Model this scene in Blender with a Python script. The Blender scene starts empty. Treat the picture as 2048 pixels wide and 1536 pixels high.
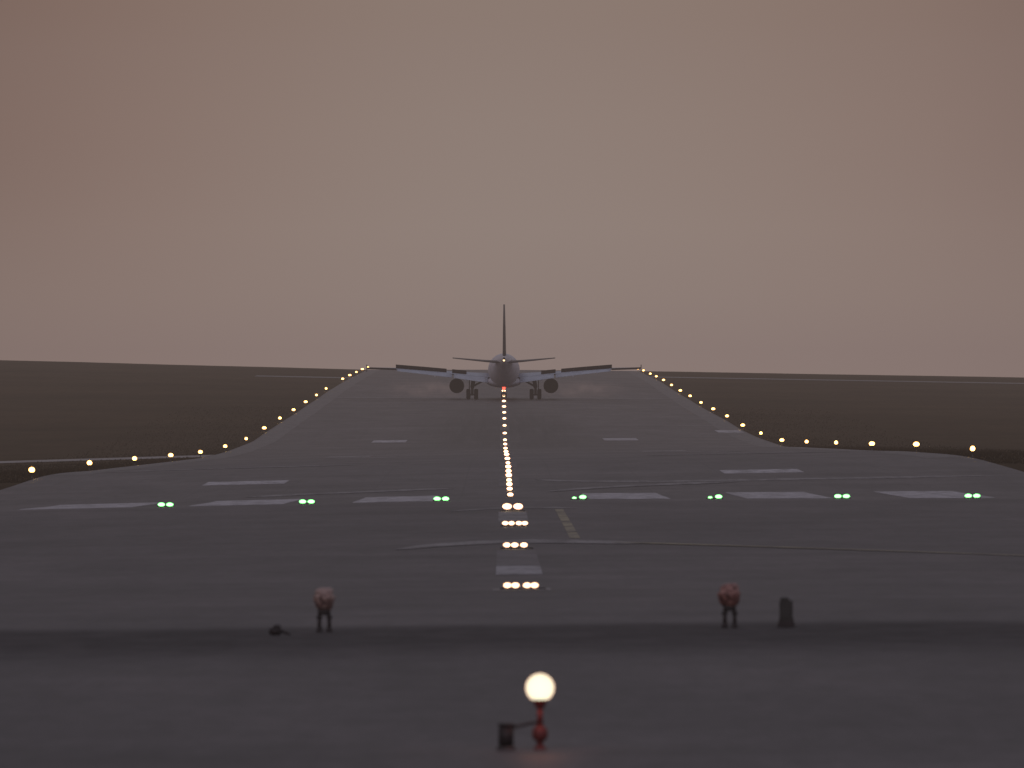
import bpy, bmesh, math, random
from mathutils import Vector, Matrix
random.seed(7)
scene = bpy.context.scene
F = 17400.0
CAMZ = 3.6
YH = 700.0

# ------------------------------------------------------------------ terrain profile
def zy(D, y):
    return (YH - y) * D / F
K = []   # D, zL, zC, zR  (relative to camera)
for D in (-400, 0, 40, 60, 78, 95):
    K.append((D, -3.85, -3.6, -3.4))
K.append((110, -3.78, -3.54, -3.30))
K.append((135, -4.15, -3.88, -3.64))
for D, y in ((158, 1172), (185, 1130), (215, 1092), (255, 1048), (291, 1019)):
    z = zy(D, y)
    t = (D - 158) / 133.0
    K.append((D, z - .30 - .1 * t, z, z + .22 - .12 * t))
for r in ((321,1027,1000,996),(360,1012,984,976),(400,981,957,941),(435,955,936,918),(495,941,920,905),(560,930,912,901.5),
          (620,922,907,898),(680,914,901,895),(740,901,894,891),(797,886,880,877),(855,864,861,861),
          (915,844,842,842),(975,827,826,827),(1038,810,810,813),(1095,797,797,800),(1153,784,784,789),
          (1222,772,772,776),(1280,763,763,766),(1403,749,749,752),(1510,740,740,743)):
    D = r[0]
    K.append((D, zy(D, r[1]), zy(D, r[2]), zy(D, r[3])))
for D, z in ((1600, -3.75), (1700, -4.8), (2000, -9), (2500, -15), (4000, -32), (9000, -75)):
    K.append((D, z, z, z - .1))

def herm(D, j):
    if D <= K[0][0]: return K[0][j]
    if D >= K[-1][0]: return K[-1][j]
    for i in range(len(K) - 1):
        if K[i][0] <= D <= K[i + 1][0]:
            break
    x0, x1 = K[i][0], K[i + 1][0]
    h = x1 - x0
    p0, p1 = K[i][j], K[i + 1][j]
    def tan(k):
        if k == 0 or k == len(K) - 1: return 0.0
        a = (K[k][j] - K[k-1][j]) / (K[k][0] - K[k-1][0])
        b = (K[k+1][j] - K[k][j]) / (K[k+1][0] - K[k][0])
        return 0.0 if a * b <= 0 else 2 * a * b / (a + b)
    m0, m1 = tan(i), tan(i + 1)
    t = (D - x0) / h
    return ((2*t**3 - 3*t**2 + 1) * p0 + (t**3 - 2*t**2 + t) * h * m0 + (-2*t**3 + 3*t**2) * p1 + (t**3 - t**2) * h * m1)

def lerpk(tab, D):
    if D <= tab[0][0]: return tab[0][1]
    for a, b in zip(tab, tab[1:]):
        if D <= b[0]:
            return a[1] + (b[1] - a[1]) * (D - a[0]) / (b[0] - a[0])
    return tab[-1][1]
SL = [(0, -.01), (400, -.02), (640, -.03), (760, -.03), (1000, -.002), (1300, .020), (1510, .026)]
SR = [(0, .0), (420, -.015), (640, -.01), (900, -.006), (1200, -.018), (1510, -.017)]
HW = 23.4
_c = {}
def zbase(D, X):
    k = round(D, 4)
    if k not in _c:
        _c[k] = (herm(D, 1), herm(D, 2), herm(D, 3), lerpk(SL, D), lerpk(SR, D))
    l, c, r, sl, sr = _c[k]
    if X < 0:
        if X >= -HW: z = c + (l - c) * (-X / HW)
        else:
            e = min(-X - HW, 110); z = l + sl * e
    else:
        if X <= HW: z = c + (r - c) * (X / HW)
        else:
            e = min(X - HW, 110); z = r + sr * e
    return z + CAMZ

from mathutils import noise as mn
def smooth(a, b, x):
    t = max(0, min(1, (x - a) / (b - a))); return t * t * (3 - 2 * t)
ROADS = [(672, 702, -1), (1322, 1346, -1), (1366, 1392, 1)]
def zfun(D, X):
    z = zbase(D, X)
    e = abs(X) - HW
    if e > 0.5:
        m = smooth(.5, 9, e)
        for a, b, s in ROADS:
            if s * X > 0:
                m *= 1 - smooth(a - 22, a - 4, D) * (1 - smooth(b + 4, b + 22, D))
        if D < 335: m = 0
        n = mn.noise(Vector((X * .05, D * .015, 3))) * .20 + mn.noise(Vector((X * .25, D * .12, 9))) * .06
        n *= 1 - .6 * smooth(1100, 1400, D)
        z += m * n
    return z

ROWS = [-400, -200, -50, 0, 30, 45] + [60 + 3 * i for i in range(534)] + [1680, 1720, 1780, 1850, 1950, 2100, 2300, 2600, 3000, 4000, 6000, 9000]
cp = [0.0, 6.0, 12.0, 18.0, HW]
x = HW
while x < 100: x += 1.6; cp.append(round(x, 3))
cp += [110, 120, 135, 160, 220, 350, 700, 1500, 4000]
COLS = sorted(set([-c for c in cp] + cp))

def mesh_obj(name, verts, faces, mat, smooth_sh=True, parent=None, kind=None):
    me = bpy.data.meshes.new(name)
    me.from_pydata([tuple(v) for v in verts], [], faces)
    me.update()
    if mat: me.materials.append(mat)
    if smooth_sh:
        for p in me.polygons: p.use_smooth = True
    ob = bpy.data.objects.new(name, me)
    scene.collection.objects.link(ob)
    if parent: ob.parent = parent
    if kind: ob["kind"] = kind
    return ob

def grid(name, rows, cols, off, mat, kind="structure"):
    vs = []; fs = []
    n = len(cols)
    for D in rows:
        for X in cols:
            vs.append((X, D, zfun(D, X) + off))
    for i in range(len(rows) - 1):
        for j in range(n - 1):
            a = i * n + j
            fs.append((a, a + 1, a + n + 1, a + n))
    return mesh_obj(name, vs, fs, mat, True, None, kind)

def rng(full, a, b):
    return sorted(set([a, b] + [v for v in full if a < v < b]))

# ------------------------------------------------------------------ materials
def nodes(name):
    m = bpy.data.materials.new(name); m.use_nodes = True
    nt = m.node_tree
    return m, nt, nt.nodes["Principled BSDF"]

def noise_node(nt, vec, scale, detail=5, rough=.6):
    n = nt.nodes.new("ShaderNodeTexNoise")
    n.inputs["Scale"].default_value = scale
    n.inputs["Detail"].default_value = detail
    n.inputs["Roughness"].default_value = rough
    nt.links.new(vec, n.inputs["Vector"])
    return n.outputs["Fac"]

def scaled(nt, src, s, loc=(0, 0, 0)):
    mp = nt.nodes.new("ShaderNodeMapping")
    mp.inputs["Scale"].default_value = s
    mp.inputs["Location"].default_value = loc
    nt.links.new(src, mp.inputs["Vector"])
    return mp.outputs["Vector"]

def ramp(nt, fac, stops, interp='LINEAR'):
    r = nt.nodes.new("ShaderNodeValToRGB")
    r.color_ramp.interpolation = interp
    el = r.color_ramp.elements
    while len(el) < len(stops): el.new(.5)
    for e, (p, c) in zip(el, stops):
        e.position = p
        e.color = (*c, 1) if len(c) == 3 else c
    nt.links.new(fac, r.inputs["Fac"])
    return r.outputs["Color"]

def mixc(nt, fac, a, b, mode='MIX'):
    m = nt.nodes.new("ShaderNodeMix"); m.data_type = 'RGBA'; m.blend_type = mode
    for v, i in ((fac, 0), (a, 6), (b, 7)):
        if isinstance(v, (int, float)): m.inputs[i].default_value = v
        elif isinstance(v, tuple): m.inputs[i].default_value = (*v, 1)
        else: nt.links.new(v, m.inputs[i])
    return m.outputs[2]

def math_n(nt, op, a, b=None, c=None, clamp=False):
    m = nt.nodes.new("ShaderNodeMath"); m.operation = op; m.use_clamp = clamp
    for i, v in enumerate((a, b, c)):
        if v is None: continue
        if isinstance(v, (int, float)): m.inputs[i].default_value = v
        else: nt.links.new(v, m.inputs[i])
    return m.outputs[0]

def maprange(nt, v, a, b, c=0, d=1):
    m = nt.nodes.new("ShaderNodeMapRange"); m.interpolation_type = 'SMOOTHSTEP'
    nt.links.new(v, m.inputs[0])
    for i, q in enumerate((a, b, c, d)): m.inputs[i + 1].default_value = q
    return m.outputs[0]

def geo_pos(nt):
    g = nt.nodes.new("ShaderNodeNewGeometry")
    s = nt.nodes.new("ShaderNodeSeparateXYZ")
    nt.links.new(g.outputs["Position"], s.inputs[0])
    return g.outputs["Position"], s.outputs[0], s.outputs[1]

def asphalt(name, c0, c1, rubber=True, rough=.5, spec=.5, dirt=False):
    m, nt, b = nodes(name)
    P, X, Y = geo_pos(nt)
    big = noise_node(nt, scaled(nt, P, (.06, .02, 1)), 1.0, 6, .65)
    col = ramp(nt, big, [(.3, c0), (.72, c1)])
    # broad patches of older and newer surface, stains
    st = noise_node(nt, scaled(nt, P, (.30, .06, 1)), 1.0, 6, .7)
    col = mixc(nt, 1.0, col, ramp(nt, st, [(.32, (.70, .70, .71)), (.52, (1.0, 1.0, 1.0)), (.68, (1.24, 1.22, 1.20))]), 'MULTIPLY')
    s2 = noise_node(nt, scaled(nt, P, (.035, .16, 1), (3, 1, 0)), 1.0, 5, .65)
    col = mixc(nt, .8, col, ramp(nt, s2, [(.35, (.80, .79, .80)), (.65, (1.16, 1.16, 1.16))]), 'MULTIPLY')
    fine = noise_node(nt, scaled(nt, P, (2.4, .6, 1)), 1.0, 6, .8)
    col = mixc(nt, .9, col, ramp(nt, fine, [(.25, (.60, .60, .60)), (.75, (1.36, 1.36, 1.36))]), 'MULTIPLY')
    if rubber:
        fx = math_n(nt, 'FRACT', math_n(nt, 'MULTIPLY', X, 1 / 3.9))
        seam = math_n(nt, 'LESS_THAN', math_n(nt, 'ABSOLUTE', math_n(nt, 'SUBTRACT', fx, .5)), .012)
        col = mixc(nt, math_n(nt, 'MULTIPLY', seam, .2), col, (.03, .03, .034))
        ax = math_n(nt, 'ABSOLUTE', math_n(nt, 'ADD', X, math_n(nt, 'MULTIPLY', math_n(nt, 'SUBTRACT', big, .5), 8)))
        mx = maprange(nt, ax, 11, 3.0)
        my = math_n(nt, 'MULTIPLY', maprange(nt, Y, 620, 820), maprange(nt, Y, 1090, 900))
        lane = noise_node(nt, scaled(nt, P, (1.0, .008, 1)), 1.0, 4, .7)
        f = math_n(nt, 'MULTIPLY', math_n(nt, 'MULTIPLY', mx, my), maprange(nt, lane, .2, .65, .3, 1))
        col = mixc(nt, math_n(nt, 'MULTIPLY', f, .8), col, (.024, .020, .024))
    if dirt:
        wob = noise_node(nt, scaled(nt, P, (.12, .0, 1)), 1.0, 3, .6)
        w2 = noise_node(nt, scaled(nt, P, (1.2, 1.2, 1), (8, 8, 0)), 1.0, 5, .7)
        yy = math_n(nt, 'ADD', Y, math_n(nt, 'MULTIPLY', math_n(nt, 'SUBTRACT', wob, .5), 8))
        yy = math_n(nt, 'ADD', yy, math_n(nt, 'MULTIPLY', math_n(nt, 'SUBTRACT', w2, .5), 2.5))
        f = math_n(nt, 'MULTIPLY', maprange(nt, yy, 98.0, 106.5), maprange(nt, yy, 112.2, 109.6))
        f = math_n(nt, 'MULTIPLY', f, maprange(nt, w2, .2, .7, .35, .75))
        col = mixc(nt, f, col, (.022, .018, .021))
        f2 = f
    nt.links.new(col, b.inputs["Base Color"])
    if dirt:
        rr = math_n(nt, 'ADD', rough, math_n(nt, 'MULTIPLY', f2, .35), None, True)
        nt.links.new(rr, b.inputs["Roughness"])
    else:
        b.inputs["Roughness"].default_value = rough
    b.inputs["Specular IOR Level"].default_value = spec
    bp = nt.nodes.new("ShaderNodeBump"); bp.inputs["Strength"].default_value = .25; bp.inputs["Distance"].default_value = .01
    nt.links.new(noise_node(nt, P, 8, 4, .7), bp.inputs["Height"])
    nt.links.new(bp.outputs[0], b.inputs["Normal"])
    return m

def simple(name, col, rough=.5, metal=0, var=.25, scale=4, spec=.5):
    m, nt, b = nodes(name)
    tc = nt.nodes.new("ShaderNodeTexCoord")
    n = noise_node(nt, tc.outputs["Object"], scale, 5, .65)
    lo = tuple(max(0, c * (1 - var)) for c in col); hi = tuple(min(1, c * (1 + var)) for c in col)
    nt.links.new(ramp(nt, n, [(.3, lo), (.7, hi)]), b.inputs["Base Color"])
    b.inputs["Roughness"].default_value = rough
    b.inputs["Metallic"].default_value = metal
    b.inputs["Specular IOR Level"].default_value = spec
    return m

def paint(name, col, wear=.4, under=(.088, .078, .087), worn_lo=.35, worn_hi=.62):
    m, nt, b = nodes(name)
    P, X, Y = geo_pos(nt)
    n = noise_node(nt, scaled(nt, P, (1.4, .25, 1)), 1.0, 7, .78)
    f = maprange(nt, n, worn_lo, worn_hi)
    f = math_n(nt, 'ADD', math_n(nt, 'MULTIPLY', f, wear), 1 - wear)
    c = mixc(nt, f, under, col)
    nt.links.new(c, b.inputs["Base Color"])
    b.inputs["Roughness"].default_value = .58
    b.inputs["Specular IOR Level"].default_value = .4
    bp = nt.nodes.new("ShaderNodeBump"); bp.inputs["Strength"].default_value = .25; bp.inputs["Distance"].default_value = .01
    nt.links.new(noise_node(nt, P, 8, 4, .7), bp.inputs["Height"])
    nt.links.new(bp.outputs[0], b.inputs["Normal"])
    return m

def emis(name, core, rim, strength, blend=.35, sample='NONE'):
    m, nt, b = nodes(name)
    nt.nodes.remove(b)
    lw = nt.nodes.new("ShaderNodeLayerWeight"); lw.inputs["Blend"].default_value = blend
    c = mixc(nt, lw.outputs["Facing"], core, rim)
    e = nt.nodes.new("ShaderNodeEmission"); e.inputs["Strength"].default_value = strength
    nt.links.new(c, e.inputs["Color"])
    nt.links.new(e.outputs[0], nt.nodes["Material Output"].inputs["Surface"])
    try: m.cycles.emission_sampling = sample
    except Exception: pass
    return m

M_ASPH = asphalt("runway_asphalt", (.080, .069, .075), (.120, .104, .112), True, .56, .45)
M_APRON = asphalt("overrun_asphalt", (.076, .065, .072), (.108, .093, .102), False, .58, .4, True)
M_CONC = simple("pale_concrete", (.30, .27, .27), .7, 0, .2, .3)
M_SHOULD = paint("shoulder_concrete", (.17, .155, .160), .7)
M_WHITE = paint("white_paint", (.52, .49, .54), .65)
M_FADED = paint("faded_white_paint", (.27, .25, .265), .9)
M_FAINT = paint("faint_line_paint", (.16, .143, .155), .9)
M_YELLOW = paint("yellow_paint", (.34, .29, .19), .75)
M_GHOST = paint("ghost_paint", (.150, .133, .148), .85)
M_DULLW = paint("dull_white_paint", (.38, .36, .40), .6)

m, nt, b = nodes("dry_grass")
P, X, Y = geo_pos(nt)
n1 = noise_node(nt, scaled(nt, P, (.05, .02, 1)), 1, 6, .7)
col = ramp(nt, n1, [(.3, (.048, .033, .018)), (.5, (.060, .042, .024)), (.72, (.078, .054, .030))])
n2 = noise_node(nt, scaled(nt, P, (.5, .06, 1)), 1, 7, .7)
col = mixc(nt, .4, col, ramp(nt, n2, [(.25, (.65, .67, .65)), (.75, (1.3, 1.27, 1.27))]), 'MULTIPLY')
n3 = noise_node(nt, scaled(nt, P, (.012, .02, 1), (5, 2, 0)), 1, 3, .6)
col = mixc(nt, .6, col, ramp(nt, n3, [(.35, (.80, .82, .78)), (.65, (1.16, 1.12, 1.10))]), 'MULTIPLY')
nt.links.new(col, b.inputs["Base Color"])
b.inputs["Roughness"].default_value = 1
b.inputs["Specular IOR Level"].default_value = 0.05
bp = nt.nodes.new("ShaderNodeBump"); bp.inputs["Strength"].default_value = .4; bp.inputs["Distance"].default_value = .1
nt.links.new(noise_node(nt, P, 3, 5, .8), bp.inputs["Height"]); nt.links.new(bp.outputs[0], b.inputs["Normal"])
M_GRASS = m
M_TUFT = simple("grass_blades", (.060, .043, .025), 1, 0, .4, .2, .05)

# ------------------------------------------------------------------ ground sheets
grid("ground", ROWS, COLS, 0, M_GRASS)
grid("runway", rng(ROWS, 316, 1640), rng(COLS, -HW, HW), .02, M_ASPH)
grid("overrun_pavement", rng(ROWS, 10, 315.96), rng([c for c in COLS if abs(c) <= 36], -36, 36), .02, M_APRON)
grid("taxiway", rng(ROWS, 676, 699), rng([c for c in COLS if c > -200], -160, -HW - .01), .03, M_CONC)
grid("service_road", rng(ROWS, 1326, 1343), rng([c for c in COLS if c > -200], -38, -HW - .01), .04, M_SHOULD)
grid("service_road", rng(ROWS, 1370, 1389), rng([c for c in COLS if c < 200], HW + .01, 160), .04, M_SHOULD)

def strip(name, D0, D1, X0, X1, mat, off=.027):
    return grid(name, rng(ROWS, D0, D1), rng(COLS, X0, X1), off, mat)
for s in (-1, 1):
    a, bb = sorted((s * 21.2, s * 23.2))
    strip("runway_edge_line", 441, 1635, a, bb, M_SHOULD)
BARS = [(2.9, 5.9), (8.7, 11.9), (14.7, 17.9), (-5.85, -2.9), (-11.9, -8.4), (-18.2, -14.0)]
for a, bb in BARS:
    strip("threshold_marking", 320.8, 352, a, bb, M_WHITE)
strip("touchdown_marking", 399, 409, -14.1, -10.3, M_WHITE)
strip("touchdown_marking", 403, 413, 10.0, 13.7, M_WHITE)
for s in (-1, 1):
    a, bb = sorted((s * 9.0, s * 12.1)); strip("aiming_marking", 786, 804, a, bb, M_WHITE)
    a, bb = sorted((s * 9.6, s * 12.8)); strip("touchdown_marking", 610, 632, a, bb, M_FADED)
strip("worn_concrete_patch", 545, 556, 13, 19.5, M_FADED)
strip("worn_concrete_patch", 478, 490, -20.5, -9, M_FAINT)
strip("worn_concrete_patch", 838, 855, 20.6, 23.1, M_WHITE, .034)
strip("centre_line_marking", 171, 182, -.46, .46, M_DULLW)
strip("centre_line_marking", 182.2, 206, -.46, .46, M_GHOST)
strip("centre_line_marking", 259, 283, -.44, .46, M_FADED)
strip("centre_line_marking", 148.8, 152.6, -.5, .5, M_FADED)  # pale strip: lamp reflection on the marking, put into the paint colour
for D in range(375, 1500, 60):
    strip("centre_line_marking", D, D + 30, -.45, .45, M_FAINT)
d = 226
while d < 288:
    strip("taxi_line_marking", d, min(d + 10.2, 289), 1.43, 1.70, M_YELLOW); d += 11
LCOUNT = [0]
def curve_line(name, pts, w, mat, w2=None):
    LCOUNT[0] += 1
    off = .030 + .004 * (LCOUNT[0] % 3)
    w2 = w if w2 is None else w2
    vs = []; fs = []
    P2 = []
    for (a, bq) in zip(pts, pts[1:]):
        n = max(2, int(max(abs(bq[1] - a[1]) / 1.5, abs(bq[0]-a[0]) / .8)))
        for i in range(n): P2.append((a[0] + (bq[0] - a[0]) * i / n, a[1] + (bq[1] - a[1]) * i / n))
    P2.append(pts[-1])
    N = len(P2) - 1
    for i, (X, D) in enumerate(P2):
        ww = w + (w2 - w) * i / N
        ww *= 1 + .25 * mn.noise(Vector((X * .8, D * .1, 2)))
        ww *= min(1, .15 + min(i, N - i) / (N * .12))
        for q in (-.5, 0, .5):
            DD = D + ww * q
            vs.append((X, DD, zfun(DD, X) + off))
    for i in range(N):
        a = 3 * i
        fs.append((a, a + 3, a + 4, a + 1)); fs.append((a + 1, a + 4, a + 5, a + 2))
    return mesh_obj(name, vs, fs, mat, True, None, "structure")
def arc(p0, p1, p2, n=16):
    r = []
    for i in range(n + 1):
        t = i / n
        r.append(((1-t)**2*p0[0] + 2*t*(1-t)*p1[0] + t*t*p2[0], (1-t)**2*p0[1] + 2*t*(1-t)*p1[1] + t*t*p2[1]))
    return r
curve_line("taxi_line_marking", arc((-2.9, 210), (-.8, 228), (3.2, 216)), 6.0, M_FADED)
curve_line("taxi_line_marking", arc((2.4, 218), (7, 208), (13.5, 181)), 1.8, M_YELLOW, .9)
curve_line("worn_line_marking", arc((-2.1, 286), (-.5, 297), (2.2, 293)), 3.5, M_FADED)
curve_line("worn_line_marking", arc((-11, 362), (-6, 370), (-2.4, 372)), 4.5, M_FADED)
curve_line("worn_line_marking", arc((1.5, 358), (4, 374), (10, 380)), 4.5, M_FADED)
curve_line("worn_line_marking", arc((1.2, 394), (3, 384), (8, 384)) + [(22, 388)], 4.0, M_FADED)
curve_line("worn_line_marking", [(-21, 455), (-15, 468), (-8, 478)], 9.0, M_FADED)
curve_line("worn_line_marking", [(8, 520), (15, 520), (23, 524)], 10.0, M_FADED)
curve_line("worn_line_marking", [(-12, 590), (-7, 590)], 14.0, M_FADED)
curve_line("worn_line_marking", [(10, 588), (16, 590)], 14.0, M_FADED)
curve_line("paving_joint", [(-23, 1102), (23, 1102)], 12, M_SHOULD)

vs = []; fs = []
def tuft(X, D, h):
    z = zfun(D, X)
    for _ in range(3):
        a = random.random() * 6.28; w = h * .35
        dx, dy = math.cos(a) * w, math.sin(a) * w
        lx, ly = random.uniform(-.5, .5) * h, random.uniform(-.5, .5) * h
        i = len(vs)
        vs.extend([(X - dx, D - dy, z - .02), (X + dx, D + dy, z - .02), (X + lx, D + ly, z + h * random.uniform(.7, 1.2))])
        fs.append((i, i + 1, i + 2))
for _ in range(20000):
    s = random.choice((-1, 1))
    D = 420 + 600 * random.random() ** 1.5
    e = HW + .05 + 14 * random.random() ** 2.2
    if s < 0 and 672 < D < 702: continue
    tuft(s * e, D, random.uniform(.05, .17) * (1.0 if e > HW + .6 else .6))
mesh_obj("grass", vs, fs, M_TUFT, False, None, "stuff")

# ------------------------------------------------------------------ mesh primitives
def bm_mesh(name, builder, mat, smooth_sh=True):
    bm = bmesh.new(); builder(bm)
    bmesh.ops.recalc_face_normals(bm, faces=bm.faces)
    me = bpy.data.meshes.new(name); bm.to_mesh(me); bm.free()
    for mt in (mat if isinstance(mat, (list, tuple)) else [mat]): me.materials.append(mt)
    if smooth_sh:
        for p in me.polygons: p.use_smooth = True
    return me
def revolve(bm, prof, axis='Z', seg=20, c=(0, 0, 0)):
    rings = []
    for r, h in prof:
        ring = []
        for i in range(seg):
            a = 2 * math.pi * i / seg
            p = (r * math.cos(a), r * math.sin(a), h) if axis == 'Z' else ((r * math.cos(a), h, r * math.sin(a)) if axis == 'Y' else (h, r * math.cos(a), r * math.sin(a)))
            ring.append(bm.verts.new((p[0] + c[0], p[1] + c[1], p[2] + c[2])))
        rings.append(ring)
    for A, B in zip(rings, rings[1:]):
        for i in range(seg):
            bm.faces.new((A[i], A[(i + 1) % seg], B[(i + 1) % seg], B[i]))
    bm.faces.new(rings[0][::-1]); bm.faces.new(rings[-1])
def tube(bm, p0, p1, r0, r1=None, seg=12):
    r1 = r0 if r1 is None else r1
    p0, p1 = Vector(p0), Vector(p1)
    d = (p1 - p0).normalized()
    u = d.orthogonal().normalized(); v = d.cross(u)
    R = []
    for p, r in ((p0, r0), (p1, r1)):
        R.append([bm.verts.new(p + (u * math.cos(2 * math.pi * i / seg) + v * math.sin(2 * math.pi * i / seg)) * r) for i in range(seg)])
    for i in range(seg): bm.faces.new((R[0][i], R[0][(i + 1) % seg], R[1][(i + 1) % seg], R[1][i]))
    bm.faces.new(R[0][::-1]); bm.faces.new(R[1])
def box(bm, c, s, bev=0):
    r = bmesh.ops.create_cube(bm, size=1)
    for v in r["verts"]:
        v.co = Vector((v.co.x * s[0] + c[0], v.co.y * s[1] + c[1], v.co.z * s[2] + c[2]))
    if bev:
        es = list({e for v in r["verts"] for e in v.link_edges})
        bmesh.ops.bevel(bm, geom=es, offset=bev, segments=2, affect='EDGES')

def obj(name, me, parent=None, loc=(0, 0, 0)):
    o = bpy.data.objects.new(name, me)
    o.location = loc
    scene.collection.objects.link(o)
    if parent: o.parent = parent
    return o
def root(name, loc, label, cat, group=None):
    e = obj(name, None, None, loc)
    e.empty_display_size = .3
    e["label"] = label; e["category"] = cat
    if group: e["group"] = group
    return e

# ------------------------------------------------------------------ lights
M_METAL = simple("lamp_metal", (.09, .08, .08), .5, .6, .3, 30)
M_WARM = emis("warm_lamp_glass", (1.0, .64, .20), (1.0, .38, .08), 7.5)
M_WARMC = emis("centre_lamp_glass", (1.0, .80, .42), (1.0, .30, .18), 6.0)  # reddened rim puts the pink halo into the lens colour
M_APPR = emis("approach_lamp_glass", (1.0, .88, .50), (1.0, .20, .14), 4.0, .3)
M_GREEN = emis("green_lamp_glass", (.36, 1.0, .34), (.10, .8, .16), 4.2)
M_RED = emis("red_lamp_glass", (1.0, .10, .06), (1.0, .05, .03), 3)

def lens_shape(rx, rz, h0):
    def f(bm):
        prof = []
        for i in range(9):
            a = -math.pi / 2 + math.pi * i / 8
            prof.append((max(.002, rx * math.cos(a)), h0 + rz * (math.sin(a))))
        revolve(bm, prof, 'Z', 18)
    return f
me_stem = bm_mesh("lamp_stem", lambda bm: (revolve(bm, [(.13, -.03), (.13, .015), (.05, .03), (.03, .05), (.03, .25), (.10, .27), (.11, .31), (.09, .33)], 'Z', 16)), M_METAL)
me_elens = bm_mesh("lamp_lens", lens_shape(.145, .135, .44), M_WARM)
def edge_lamp(X, D, sc=1):
    r = root("runway_edge_lamp", (X, D, zbase(D, X) + .02), "small lit yellow runway edge lamp on a short post", "runway light", "lit runway edge lamps")
    obj("stem", me_stem, r); l = obj("lens", me_elens, r)
    l.scale = (sc, sc, 1)
for k in range(19):
    D = 441 + 59.9 * k
    s = random.uniform(.8, 1.25) * (1 + .0004 * (D - 441))
    if k == 16: D -= 6
    edge_lamp(23.55, D, s)
for k in range(19):
    D = 430 + 60.3 * k
    if k in (13,): continue
    edge_lamp(-23.55, D, random.uniform(.8, 1.25) * (1 + .0004 * (D - 441)))

me_ibase = bm_mesh("lamp_base", lambda bm: revolve(bm, [(.17, -.01), (.17, .012), (.10, .03), (.01, .035)], 'Z', 18), M_METAL)
me_ilens = bm_mesh("lamp_lens", lens_shape(.125, .08, .095), M_WARMC)
def ypix(D): return YH - (zbase(D, 0) - CAMZ) * F / D
ds = [336.0, 362.0]
d = 362.0
while d < 770:
    y0 = ypix(d); e = d
    while e < d + 70 and y0 - ypix(e) < 8.5: e += 1
    d = e; ds.append(d)
while d < 1560:
    d += 46; ds.append(d)
for D in ds:
    r = root("centre_line_lamp", (0, D, zbase(D, 0) + .02), "small lit warm lamp inset in the runway centre line", "runway light", "lit runway centre line lamps")
    obj("base", me_ibase, r)
    l = obj("lens", me_ilens, r)
    q = random.uniform(.85, 1.15) * (1 + .0011 * max(0, D - 441))
    zq = q if D < 441 else min(q, 1.0 + .0007 * (D - 441))
    l.scale = (q, q, zq)
me_glens = bm_mesh("lamp_lens", lens_shape(.13, .07, .085), M_GREEN)
me_gbase = bm_mesh("lamp_base", lambda bm: box(bm, (0, 0, .008), (.62, .3, .04), .01), M_METAL)
for i, X in enumerate((-12.7, -7.5, -2.55, 2.5, 7.5, 12.2, 17.0)):
    D = 320.2
    r = root("threshold_lamp", (X, D, zbase(D, X) + .025), "pair of lit green lenses in a flat runway threshold lamp", "runway light", "lit green threshold lamps")
    obj("base", me_gbase, r)
    a = .6 if i in (3, 4) else 1
    l = obj("lens", me_glens, r, (-.16, 0, 0)); l.scale = (a, a, a)
    l = obj("lens", me_glens, r, (.15, 0, 0))
me_alens = bm_mesh("lamp_lens", lens_shape(.064, .040, .062), M_APPR)
for D, xs_, sc in ((150.6, (-.27, -.13, .07, .20), 1.05), (209.0, (-.24, -.05, .17), 1.35), (248.5, (-.26, -.08, .13, .30), 1.35), (284.5, (-.18, .18), 2.4)):
    r = root("approach_lamp_bar", (.02, D, zbase(D, 0) + .03), "row of bright warm lamps in a low pavement bar", "approach light", "inset approach lamp bars")
    obj("bar", bm_mesh("lamp_bar", lambda bm: box(bm, (0, .0, .008), (.8, .22, .03), .01), M_METAL), r)
    for xx in xs_:
        l = obj("lens", me_alens, r, (xx, -.02, 0)); l.scale = (sc, sc, sc)

def frost(name, lo, mid, hi, topz, topc):
    m, nt, b = nodes(name)
    tc = nt.nodes.new("ShaderNodeTexCoord")
    n = noise_node(nt, tc.outputs["Object"], 16, 4, .7)
    c = ramp(nt, n, [(.38, lo), (.5, mid), (.62, hi)])
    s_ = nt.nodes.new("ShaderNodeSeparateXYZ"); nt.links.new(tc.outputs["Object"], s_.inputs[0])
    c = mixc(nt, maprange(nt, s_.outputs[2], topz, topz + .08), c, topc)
    nt.links.new(c, b.inputs["Base Color"]); b.inputs["Roughness"].default_value = .45
    return m
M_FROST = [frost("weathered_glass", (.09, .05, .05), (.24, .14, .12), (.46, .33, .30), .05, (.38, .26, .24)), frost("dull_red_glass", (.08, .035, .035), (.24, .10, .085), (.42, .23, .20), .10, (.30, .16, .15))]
M_DARK = simple("dark_casting", (.034, .026, .028), .6, .2, .3, 12)
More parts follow.
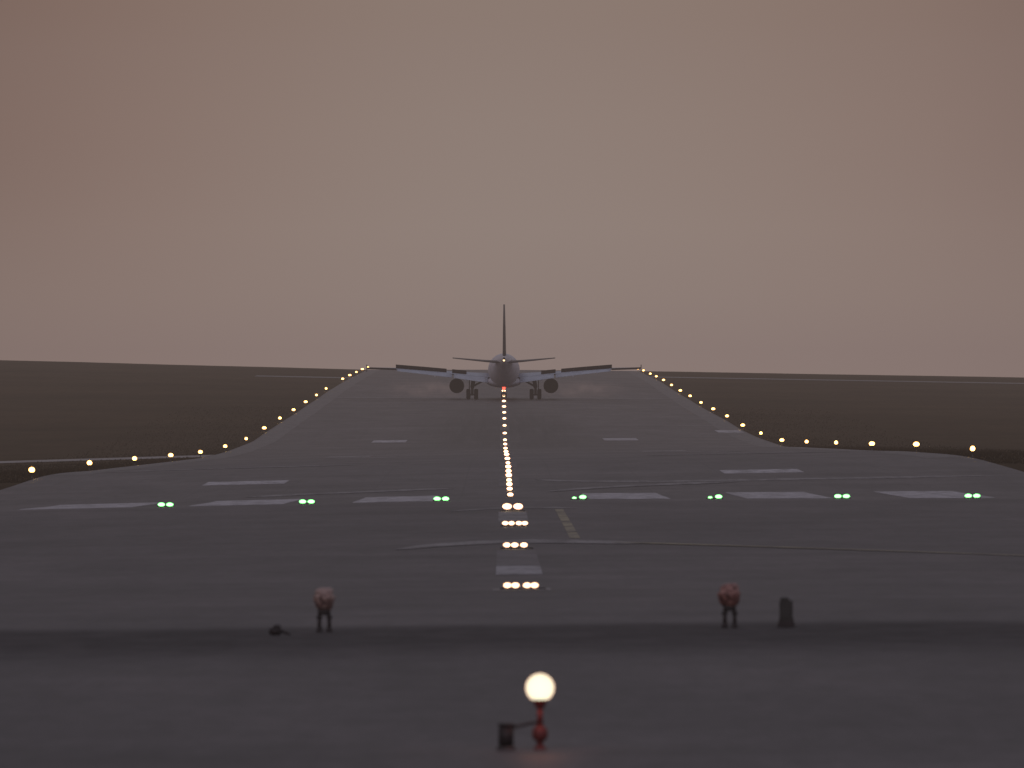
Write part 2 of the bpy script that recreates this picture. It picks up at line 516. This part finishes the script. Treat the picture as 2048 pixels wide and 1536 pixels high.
def unlit_lamp(X, D, k, lab):
    r = root("approach_lamp", (X, D, zbase(D, X) + .03), lab, "approach light", "unlit approach lamps by the verge")
    def hd(bm):
        revolve(bm, [(.05, -.13), (.085, -.115), (.112, -.06), (.128, .0), (.132, .03), (.128, .05), (.115, .055), (.11, .06), (.106, .10), (.09, .125), (.06, .14), (.01, .145)], 'Z', 24)
        for v in bm.verts:
            v.co += Vector((1, 1, 1)) * mn.noise(v.co * 13 + Vector((k * 3, 0, 0))) * .020
            v.co *= 1.08
    obj("lamp_head", bm_mesh("lamp_head", hd, M_FROST[k]), r, (0, 0, .39))
    obj("collar", bm_mesh("collar", lambda bm: revolve(bm, [(.05, .20), (.075, .205), (.085, .25), (.06, .275), (.04, .28)], 'Z', 16), M_DARK), r)
    for sx in (-.06, .065):
        def lg(bm, sx=sx):
            tube(bm, (sx, 0, 0), (sx, 0, .21), .026)
            revolve(bm, [(.038, -.03), (.038, .03), (.028, .04), (.024, .05)], 'Z', 12, (sx, 0, 0))
            revolve(bm, [(.024, .15), (.038, .155), (.038, .185), (.024, .19)], 'Z', 12, (sx, 0, 0))
        obj("leg", bm_mesh("leg", lg, M_DARK), r)
    return r
unlit_lamp((648 - 1002 - 57) / F * 109.5, 109.5, 0, "unlit weathered greyish red approach lamp on two short legs")
unlit_lamp((1459 - 1002 - 57) / F * 109.5, 109.5, 1, "unlit dull red approach lamp on two short dark legs")

X = (1572 - 1002 - 57) / F * 109.5
r = root("electrical_box", (X, 109.5, zbase(109.5, X) + .02), "small grey electrical box with a lid on a dark footing", "electrical box")
def b1(bm):
    box(bm, (0, 0, .20), (.165, .14, .27), .012)
    box(bm, (-.02, -.0, .35), (.11, .10, .045), .012)
    box(bm, (.0, -.076, .20), (.10, .012, .18), .004)
obj("housing", bm_mesh("housing", b1, simple("grey_box_paint", (.045, .042, .040), .7, 0, .25, 9), False), r)
def b2(bm):
    box(bm, (0, 0, .03), (.21, .2, .09), .015)
    box(bm, (.07, -.02, .09), (.05, .08, .06), .01)
    box(bm, (-.07, -.02, .085), (.04, .08, .05), .01)
obj("footing", bm_mesh("footing", b2, M_DARK, False), r)
X = (550 - 1002 - 57) / F * 108.5
r = root("cable_joint", (X, 108.5, zbase(108.5, X) + .02), "low dark cable joint with a stub of hose on the verge", "cable joint")
def b3(bm):
    box(bm, (0, 0, .045), (.16, .14, .09), .02)
    revolve(bm, [(.05, .08), (.05, .11), (.03, .125), (.01, .13)], 'Z', 12, (.02, 0, 0))
obj("joint_cover", bm_mesh("joint_cover", b3, M_DARK), r)
def b4(bm):
    pts = [(.08, 0, .05), (.13, -.02, .03), (.18, .03, .0)]
    for a, c in zip(pts, pts[1:]): tube(bm, a, c, .018, .018, 8)
obj("cable", bm_mesh("cable", b4, M_DARK), r)

D = 78.0; X = (1080 - 1002) / F * D - .36
r = root("approach_lamp", (X, D, zbase(D, X) + .02), "brightly lit round approach lamp on a short reddish stem", "approach light")
M_BRIGHT = emis("bright_lamp_glass", (1.15, 1.30, .92), (2.6, .42, .24), 1.0, .10, 'AUTO')  # red rim colour on the globe stands in for the glow around it
M_REDDISH = simple("reddish_metal", (.17, .032, .03), .5, .3, .3, 20)  # plain red base colour for collar, stem and coupling
zl = (1508 - 1385) / F * D
def lensb(bm):
    prof = []
    for i in range(15):
        a = -math.pi / 2 + math.pi * i / 14
        prof.append((max(.003, .128 * math.cos(a)), .128 * math.sin(a)))
    revolve(bm, prof, 'Z', 32)
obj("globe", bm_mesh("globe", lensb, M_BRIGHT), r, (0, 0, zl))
obj("collar", bm_mesh("collar", lambda bm: revolve(bm, [(.03, zl - .18), (.045, zl - .17), (.06, zl - .125), (.075, zl - .10), (.06, zl - .09)], 'Z', 20), M_REDDISH), r)
obj("stem", bm_mesh("stem", lambda bm: revolve(bm, [(.028, .20), (.028, zl - .17)], 'Z', 14), M_REDDISH), r)
def cpl(bm):
    revolve(bm, [(.03, .07), (.06, .09), (.07, .12), (.07, .17), (.05, .20), (.03, .22)], 'Z', 18)
    revolve(bm, [(.06, -.02), (.06, .015), (.035, .03), (.03, .075)], 'Z', 18)
obj("coupling", bm_mesh("coupling", cpl, M_REDDISH), r)
def arm(bm):
    pts = [(-.02, 0, .24), (-.08, 0, .235), (-.16, 0, .215), (-.24, 0, .20), (-.28, 0, .17)]
    for a, c in zip(pts, pts[1:]): tube(bm, a, c, .014, .014, 8)
obj("cable", bm_mesh("cable", arm, M_DARK), r)
X2 = (1012 - 1002) / F * D - .36
r2 = root("junction_box", (X2, D, zbase(D, X2) + .02), "small dark junction box cabled to the lit approach lamp", "junction box")
def b5(bm):
    box(bm, (0, 0, .12), (.135, .12, .20), .015)
    box(bm, (0, 0, .225), (.15, .135, .02), .006)
obj("housing", bm_mesh("housing", b5, M_DARK), r2)
obj("foot", bm_mesh("foot", lambda bm: box(bm, (0, 0, .008), (.17, .16, .04), .006), M_METAL), r2)
pl = bpy.data.lights.new("added_red_spill", 'POINT'); pl.energy = 1.6; pl.color = (1, .16, .10); pl.shadow_soft_size = .13  # added red light before the globe, for spill on stem and ground
plo = bpy.data.objects.new("added_red_spill", pl); plo.location = (0, -.16, zl + .02); scene.collection.objects.link(plo); plo.parent = r

# ------------------------------------------------------------------ aircraft
AD = 1086.0
ac = root("airliner", (0.0, AD, zbase(AD, 0) + .02), "twin-engine airliner on the runway with spoilers up, seen from behind", "airplane")
M_BODY = simple("airliner_white_paint", (.66, .62, .67), .6, 0, .06, .6, .3)
M_BELLY = simple("airliner_grey_paint", (.48, .46, .52), .5, 0, .12, .8)
M_WING = simple("wing_grey_paint", (.40, .44, .54), .5, 0, .12, .6)
M_SPOIL = simple("spoiler_dark_paint", (.020, .015, .018), .8, 0, .2, 1, .15)
M_FIN = simple("fin_dark_paint", (.07, .056, .062), .5, 0, .2, 1)
M_ENG = simple("nacelle_paint", (.018, .010, .012), .6, 0, .2, 2, .2)
M_NOZ = simple("nozzle_metal", (.008, .004, .005), .8, 0, .2, 3, .1)
M_TYRE = simple("tyre_rubber", (.008, .005, .006), .9, 0, .2, 6, .1)
M_GEAR = simple("gear_metal", (.04, .033, .036), .6, .0, .2, 6, .3)

def fus(bm):
    secs = [(17.8, .08, 3.25), (17.5, .45, 3.3), (16.9, .85, 3.38), (15.8, 1.3, 3.5), (14.2, 1.72, 3.63), (12, 1.95, 3.7), (8, 1.97, 3.7), (0, 1.97, 3.7), (-4, 1.97, 3.7),
            (-7, 1.88, 3.8), (-10, 1.62, 4.03), (-13, 1.25, 4.33), (-16, .82, 4.66), (-18.3, .48, 4.92), (-19.6, .28, 5.08), (-19.8, .18, 5.1)]
    rings = []
    for y, rr, zc in secs:
        rings.append([bm.verts.new((rr * math.cos(2 * math.pi * i / 40), y, zc + rr * 1.03 * math.sin(2 * math.pi * i / 40))) for i in range(40)])
    for A, B in zip(rings, rings[1:]):
        for i in range(40): bm.faces.new((A[i], A[(i + 1) % 40], B[(i + 1) % 40], B[i]))
    bm.faces.new(rings[0]); bm.faces.new(rings[-1][::-1])
fu = obj("fuselage", bm_mesh("fuselage", fus, M_BODY), ac)
obj("tail_exhaust", bm_mesh("tail_exhaust", lambda bm: revolve(bm, [(.15, -19.95), (.17, -19.9), (.17, -19.75)], 'Y', 16, (0, 0, 5.1)), M_NOZ), fu)
obj("tail_lamp", bm_mesh("tail_lamp", lens_shape(.12, .11, 5.0), emis("tail_lamp_glass", (1, .75, .4), (1, .6, .3), 2.5)), fu, (0, -19.95, -.12))
obj("beacon", bm_mesh("beacon", lens_shape(.19, .24, 1.44), M_RED), fu, (0, -3, 0))
def bel(bm):
    rings = []
    for y, w, h, zc in ((6.5, .4, .2, 1.95), (5.5, 1.6, .55, 2.05), (3, 2.2, .75, 2.2), (-2, 2.2, .75, 2.2), (-4, 1.5, .5, 2.1), (-5.2, .4, .15, 1.95)):
        rings.append([bm.verts.new((w * math.cos(2 * math.pi * i / 28), y, zc + h * math.sin(2 * math.pi * i / 28))) for i in range(28)])
    for A, B in zip(rings, rings[1:]):
        for i in range(28): bm.faces.new((A[i], A[(i + 1) % 28], B[(i + 1) % 28], B[i]))
    bm.faces.new(rings[0]); bm.faces.new(rings[-1][::-1])
obj("belly_fairing", bm_mesh("belly_fairing", bel, M_BELLY), ac)

AF = [(0, 0), (.03, .30), (.12, .52), (.3, .62), (.5, .52), (.75, .26), (1, .03), (1, -.03), (.75, -.16), (.5, -.30), (.3, -.38), (.12, -.36), (.03, -.22)]
def foil(secs, vertical=False):
    def f(bm):
        rings = []
        for s, yle, z, ch, th in secs:
            ring = []
            for a, t in AF:
                tt = t * th
                if vertical:
                    tt = (abs(t) * .9) * th * (1 if t > 0 else -1)
                    ring.append(bm.verts.new((tt, yle - a * ch, s)))
                else:
                    ring.append(bm.verts.new((s, yle - a * ch, z + tt)))
            rings.append(ring)
        n = len(AF)
        for A, B in zip(rings, rings[1:]):
            for i in range(n): bm.faces.new((A[i], A[(i + 1) % n], B[(i + 1) % n], B[i]))
        bm.faces.new(rings[0]); bm.faces.new(rings[-1][::-1])
    return f
obj("tail_fin", bm_mesh("tail_fin", foil([(4.9, -11.5, 0, 7.6, .55), (6.2, -13.6, 0, 5.8, .46), (9.0, -16.0, 0, 4.1, .36), (11.75, -18.2, 0, 2.4, .22)], True), M_FIN), ac)
for s in (-1, 1):
    obj("tailplane", bm_mesh("tailplane", foil([(s * .3, -14.0, 4.62, 4.3, .36), (s * 2.5, -15.3, 4.8, 3.3, .26), (s * 6.3, -17.7, 5.17, 1.5, .12)]), M_FIN), ac)
    WS = [(1.2, 6.2, 2.72, 7.8, .85), (3.5, 4.7, 2.92, 6.2, .68), (6.4, 2.9, 3.20, 4.1, .46), (10, .9, 3.52, 3.3, .34), (13.5, -1.1, 3.80, 2.4, .24), (17.0, -3.1, 3.92, 1.5, .14)]
    def wz(x): 
        return lerpk([(w[0], w[2]) for w in WS], x)
    def wte(x):
        return lerpk([(w[0], w[1] - w[3]) for w in WS], x)
    w = obj("wing", bm_mesh("wing", foil([(s * a, bb, c, dd, e) for a, bb, c, dd, e in WS]), M_WING), ac)
    def fence(bm, s=s):
        pts = [(-3.5, 3.9), (-4.9, 4.35), (-5.1, 4.3), (-4.8, 3.9), (-5.0, 3.5), (-4.8, 3.45)]
        A = [bm.verts.new((s * 17.0, y, z)) for y, z in pts]; B = [bm.verts.new((s * 17.10, y, z)) for y, z in pts]
        bm.faces.new(A); bm.faces.new(B[::-1])
        for i in range(6): bm.faces.new((A[i], A[(i+1) % 6], B[(i+1) % 6], B[i]))
    obj("wing_tip_fence", bm_mesh("wing_tip_fence", fence, M_FIN, False), w)
    def panel(x0, x1, f):
        def g(bm):
            n = 6; R = []
            for k in range(n + 1):
                x = x0 + (x1 - x0) * k / n
                R.append([bm.verts.new((s * x, y, z)) for y, z in f(x)])
            m_ = len(R[0])
            for A, B in zip(R, R[1:]):
                for i in range(m_): bm.faces.new((A[i], A[(i+1) % m_], B[(i+1) % m_], B[i]))
            bm.faces.new(R[0]); bm.faces.new(R[-1][::-1])
        return g
    def flapsec(x):
        k = lerpk([(2, 1.2), (6.4, .85), (13.5, .42)], x)
        y, z = wte(x), wz(x)
        return [(y + .15, z + .02), (y - .35 * k, z - .08 * k), (y - 1.1 * k, z - .55 * k), (y - 1.12 * k, z - .60 * k), (y - .4 * k, z - .26 * k), (y + .1, z - .10)]
    obj("flap", bm_mesh("flap", panel(2.0, 6.25, flapsec), M_WING), w)
    obj("flap", bm_mesh("flap", panel(6.45, 13.3, flapsec), M_WING), w)
    obj("aileron", bm_mesh("aileron", panel(13.4, 16.95, lambda x: [(wte(x) + .2, wz(x) + .10), (wte(x) - .4, wz(x) + .04), (wte(x) - .4, wz(x) - .14), (wte(x) + .2, wz(x) - .08)]), M_SPOIL), w)
    def spsec(x):
        y, z = wte(x) + .95, wz(x) + .06
        return [(y, z), (y - .42, z + .50), (y - .47, z + .47), (y - .06, z - .04)]
    for a, bb in ((4.65, 6.45), (7.15, 8.715), (8.72, 10.285), (10.29, 11.865), (11.87, 13.45)):
        obj("spoiler", bm_mesh("spoiler", panel(a, bb, spsec), M_SPOIL, False), w)
    for x in (4.7, 8.6, 11.6):
        k = lerpk([(4, .9), (12, .5)], x)
        def ft(bm, x=x, k=k):
            y, z = wte(x), wz(x)
            pts = [(y + 2.0, z - .15, .03), (y + 1.0, z - .32, .15 * k), (y, z - .42 * k - .1, .17 * k), (y - .9, z - .72 * k, .12 * k), (y - 1.4 * k, z - .9 * k, .02)]
            rings = [[bm.verts.new((s * x + r_ * math.cos(2 * math.pi * i / 12), yy, zz + 1.3 * r_ * math.sin(2 * math.pi * i / 12))) for i in range(12)] for yy, zz, r_ in pts]
            for A, B in zip(rings, rings[1:]):
                for i in range(12): bm.faces.new((A[i], A[(i+1) % 12], B[(i+1) % 12], B[i]))
            bm.faces.new(rings[0]); bm.faces.new(rings[-1][::-1])
        obj("flap_track_fairing", bm_mesh("flap_track_fairing", ft, M_BELLY), w)
    e = obj("engine", None, ac, (s * 5.9, 0, 1.68)); e.empty_display_size = 1
    def nac(bm):
        seg = 36
        prof = [(.78, 6.6), (.86, 6.75), (.90, 6.5), (.93, 5.6), (.94, 4.6), (.92, 3.2), (.87, 2.1), (.84, 2.08), (.83, 2.4), (.81, 4.0), (.79, 5.5)]
        rings = [[bm.verts.new((rr * math.cos(2 * math.pi * i / seg), y, rr * math.sin(2 * math.pi * i / seg))) for i in range(seg)] for rr, y in prof]
        rings.append(rings[0])
        for A, B in zip(rings, rings[1:]):
            for i in range(seg): bm.faces.new((A[i], A[(i+1) % seg], B[(i+1) % seg], B[i]))
    obj("nacelle", bm_mesh("nacelle", nac, M_ENG), e)
    obj("core_nozzle", bm_mesh("core_nozzle", lambda bm: revolve(bm, [(.82, 3.6), (.78, 3.0), (.70, 2.6), (.56, 2.0), (.45, 1.3), (.40, 1.29), (.38, 1.6)], 'Y', 28), M_NOZ), e)
    obj("exhaust_cone", bm_mesh("exhaust_cone", lambda bm: revolve(bm, [(.26, 1.7), (.22, 1.2), (.10, .8), (.01, .65)], 'Y', 20), M_NOZ), e)
    def pyl(bm, s=s):
        A = [bm.verts.new((-.16, y, z)) for y, z in ((5.6, .90), (2.4, .80), (.2, 1.1), (-.3, 1.4), (1.5, 1.6), (4.6, 1.35))]
        B = [bm.verts.new((.16, v.co.y, v.co.z)) for v in A]
        bm.faces.new(A); bm.faces.new(B[::-1])
        for i in range(6): bm.faces.new((A[i], A[(i+1) % 6], B[(i+1) % 6], B[i]))
    obj("pylon", bm_mesh("pylon", pyl, M_BELLY, False), e)
    g = obj("main_landing_gear", None, ac, (s * 3.95, 0, 0))
    def stt(bm, s=s):
        tube(bm, (0, 0, .57), (0, 0, 1.5), .17); tube(bm, (0, 0, 1.45), (-s * .25, 0, 2.9), .26)
        tube(bm, (-.55, 0, .57), (.55, 0, .57), .1)
        tube(bm, (-s * .05, 0, 1.6), (-s * 1.5, .1, 2.4), .12)
        tube(bm, (0, -.3, .75), (0, -.05, 1.45), .08)
    obj("strut", bm_mesh("strut", stt, M_GEAR), g)
    def dr(bm, s=s):
        box(bm, (s * .36, .1, 1.95), (.12, 1.1, 1.45), .02)
    obj("gear_door", bm_mesh("gear_door", dr, M_GEAR, False), g)
    for xx in (-.48, .48):
        wh = obj("wheel", bm_mesh("tyre", lambda bm: revolve(bm, [(.30, -.22), (.54, -.26), (.63, -.19), (.655, -.07), (.655, .07), (.63, .19), (.54, .26), (.30, .22)], 'X', 28), M_TYRE), g, (xx, 0, .65))
g = obj("nose_landing_gear", None, ac, (0, 12.6, 0))
obj("strut", bm_mesh("strut", lambda bm: (tube(bm, (0, 0, .38), (0, .1, 2.2), .09), tube(bm, (-.3, 0, .38), (.3, 0, .38), .05)), M_GEAR), g)
for xx in (-.25, .25):
    obj("wheel", bm_mesh("tyre", lambda bm: revolve(bm, [(.2, -.09), (.34, -.11), (.385, -.04), (.385, .04), (.34, .11), (.2, .09)], 'X', 22), M_TYRE), g, (xx, 0, .385))

# ------------------------------------------------------------------ tyre smoke and haze
def emvol(name, colr, dens, noisy=True):
    m = bpy.data.materials.new(name); m.use_nodes = True
    nt = m.node_tree; nt.nodes.clear()
    out = nt.nodes.new("ShaderNodeOutputMaterial")
    ab = nt.nodes.new("ShaderNodeVolumeAbsorption"); ab.inputs["Color"].default_value = (0, 0, 0, 1)
    em = nt.nodes.new("ShaderNodeEmission"); em.inputs["Color"].default_value = (*colr, 1)
    ad = nt.nodes.new("ShaderNodeAddShader")
    if noisy:
        tc = nt.nodes.new("ShaderNodeTexCoord")
        n = noise_node(nt, scaled(nt, tc.outputs["Object"], (1, .35, 1.6)), .6, 3, .6)
        vm = nt.nodes.new("ShaderNodeVectorMath"); vm.operation = 'SUBTRACT'; vm.inputs[1].default_value = (.5, .5, .5)
        nt.links.new(tc.outputs["Generated"], vm.inputs[0])
        ln = nt.nodes.new("ShaderNodeVectorMath"); ln.operation = 'LENGTH'; nt.links.new(vm.outputs[0], ln.inputs[0])
        f = maprange(nt, ln.outputs["Value"], .5, .05)
        dd = math_n(nt, 'MULTIPLY', math_n(nt, 'MULTIPLY', f, maprange(nt, n, .35, .75)), dens)
        nt.links.new(dd, ab.inputs["Density"]); nt.links.new(dd, em.inputs["Strength"])
    else:
        ab.inputs["Density"].default_value = dens; em.inputs["Strength"].default_value = dens
    nt.links.new(ab.outputs[0], ad.inputs[0]); nt.links.new(em.outputs[0], ad.inputs[1])
    nt.links.new(ad.outputs[0], out.inputs["Volume"])
    try: m.cycles.emission_sampling = 'NONE'
    except Exception: pass
    try: m.cycles.volume_step_rate = 4.0 if noisy else 1.0
    except Exception: pass
    return m
M_SMOKE = emvol("tyre_smoke", (.25, .175, .165), .032)
for s in (-1, 1):
    me = bm_mesh("tyre_smoke", lambda bm: bmesh.ops.create_icosphere(bm, subdivisions=3, radius=1), M_SMOKE)
    for v in me.vertices: v.co = Vector((v.co.x * 7.5, v.co.y * 14, v.co.z * 1.7))
    o = obj("tyre_smoke", me, None, (s * 9.6, AD + 18, zbase(AD + 18, s * 9.0) + 1.0))
    o["kind"] = "stuff"
M_HAZE = emvol("evening_haze", (.250, .192, .176), .00017, False)
hz = obj("haze", bm_mesh("haze", lambda bm: box(bm, (0, 2400, 40), (9000, 5400, 280)), M_HAZE, False))
hz["kind"] = "stuff"

# ------------------------------------------------------------------ world
w = bpy.data.worlds.new("World"); scene.world = w; w.use_nodes = True
nt = w.node_tree
bg = nt.nodes["Background"]
tc = nt.nodes.new("ShaderNodeTexCoord")
sp = nt.nodes.new("ShaderNodeSeparateXYZ"); nt.links.new(tc.outputs["Generated"], sp.inputs[0])
mr = nt.nodes.new("ShaderNodeMapRange"); nt.links.new(sp.outputs[2], mr.inputs[0])
mr.inputs[1].default_value = 0; mr.inputs[2].default_value = .2
col = ramp(nt, mr.outputs[0], [(0, (.246, .188, .172)), (.03, (.286, .226, .196)), (.07, (.310, .250, .212)), (.13, (.296, .234, .194)), (.19, (.262, .198, .160)), (.6, (.21, .18, .175)), (1, (.17, .165, .19))])
az = nt.nodes.new("ShaderNodeMapRange"); nt.links.new(sp.outputs[0], az.inputs[0])
az.inputs[1].default_value = -.065; az.inputs[2].default_value = .065
tint = ramp(nt, az.outputs[0], [(0, (.46, .29, .22)), (.15, (.71, .52, .45)), (.33, (.93, .86, .82)), (.5, (1, 1, 1)), (.70, (.97, .91, .88)), (.88, (.82, .68, .64)), (1, (.60, .45, .42))], 'B_SPLINE')
tf = maprange(nt, sp.outputs[2], -.004, .026, .45, 1.0)
tint2 = mixc(nt, tf, (1, 1, 1), tint)
tf2 = maprange(nt, sp.outputs[2], .06, .3, 1.0, 0.0)
tint3 = mixc(nt, tf2, (1, 1, 1), tint2)
col = mixc(nt, 1.0, col, tint3, 'MULTIPLY')
bk = maprange(nt, sp.outputs[1], -.1, -.7)
col = mixc(nt, bk, col, (.27, .275, .34))
sky = nt.nodes.new("ShaderNodeTexSky"); sky.sky_type = 'NISHITA'; sky.sun_disc = False
sky.sun_elevation = math.radians(2); sky.sun_rotation = math.radians(200); sky.dust_density = 3
skm = mixc(nt, 1.0, sky.outputs[0], (.02, .02, .02), 'MULTIPLY')
tot = mixc(nt, 1.0, col, skm, 'ADD')
nt.links.new(tot, bg.inputs[0]); bg.inputs[1].default_value = 1.0

sn = bpy.data.lights.new("sun", 'SUN'); sn.energy = .15; sn.angle = math.radians(12); sn.color = (1, .86, .84)
so = bpy.data.objects.new("sun", sn); so.rotation_euler = (math.radians(62), 0, math.radians(-20)); scene.collection.objects.link(so)

# ------------------------------------------------------------------ camera
cam = bpy.data.cameras.new("camera"); co = bpy.data.objects.new("camera", cam); scene.collection.objects.link(co)
cam.sensor_width = 36; cam.lens = F * 36 / 2048
cam.clip_start = .5; cam.clip_end = 20000
co.location = (-.36, 0, CAMZ)
co.rotation_euler = (math.pi / 2 - (768 - YH) / F, 0, -22 / F)
cam.dof.use_dof = True; cam.dof.focus_distance = 900; cam.dof.aperture_fstop = 5.2
scene.camera = co
scene.view_settings.view_transform = 'Standard'
scene.view_settings.look = 'None'
scene.view_settings.exposure = 0
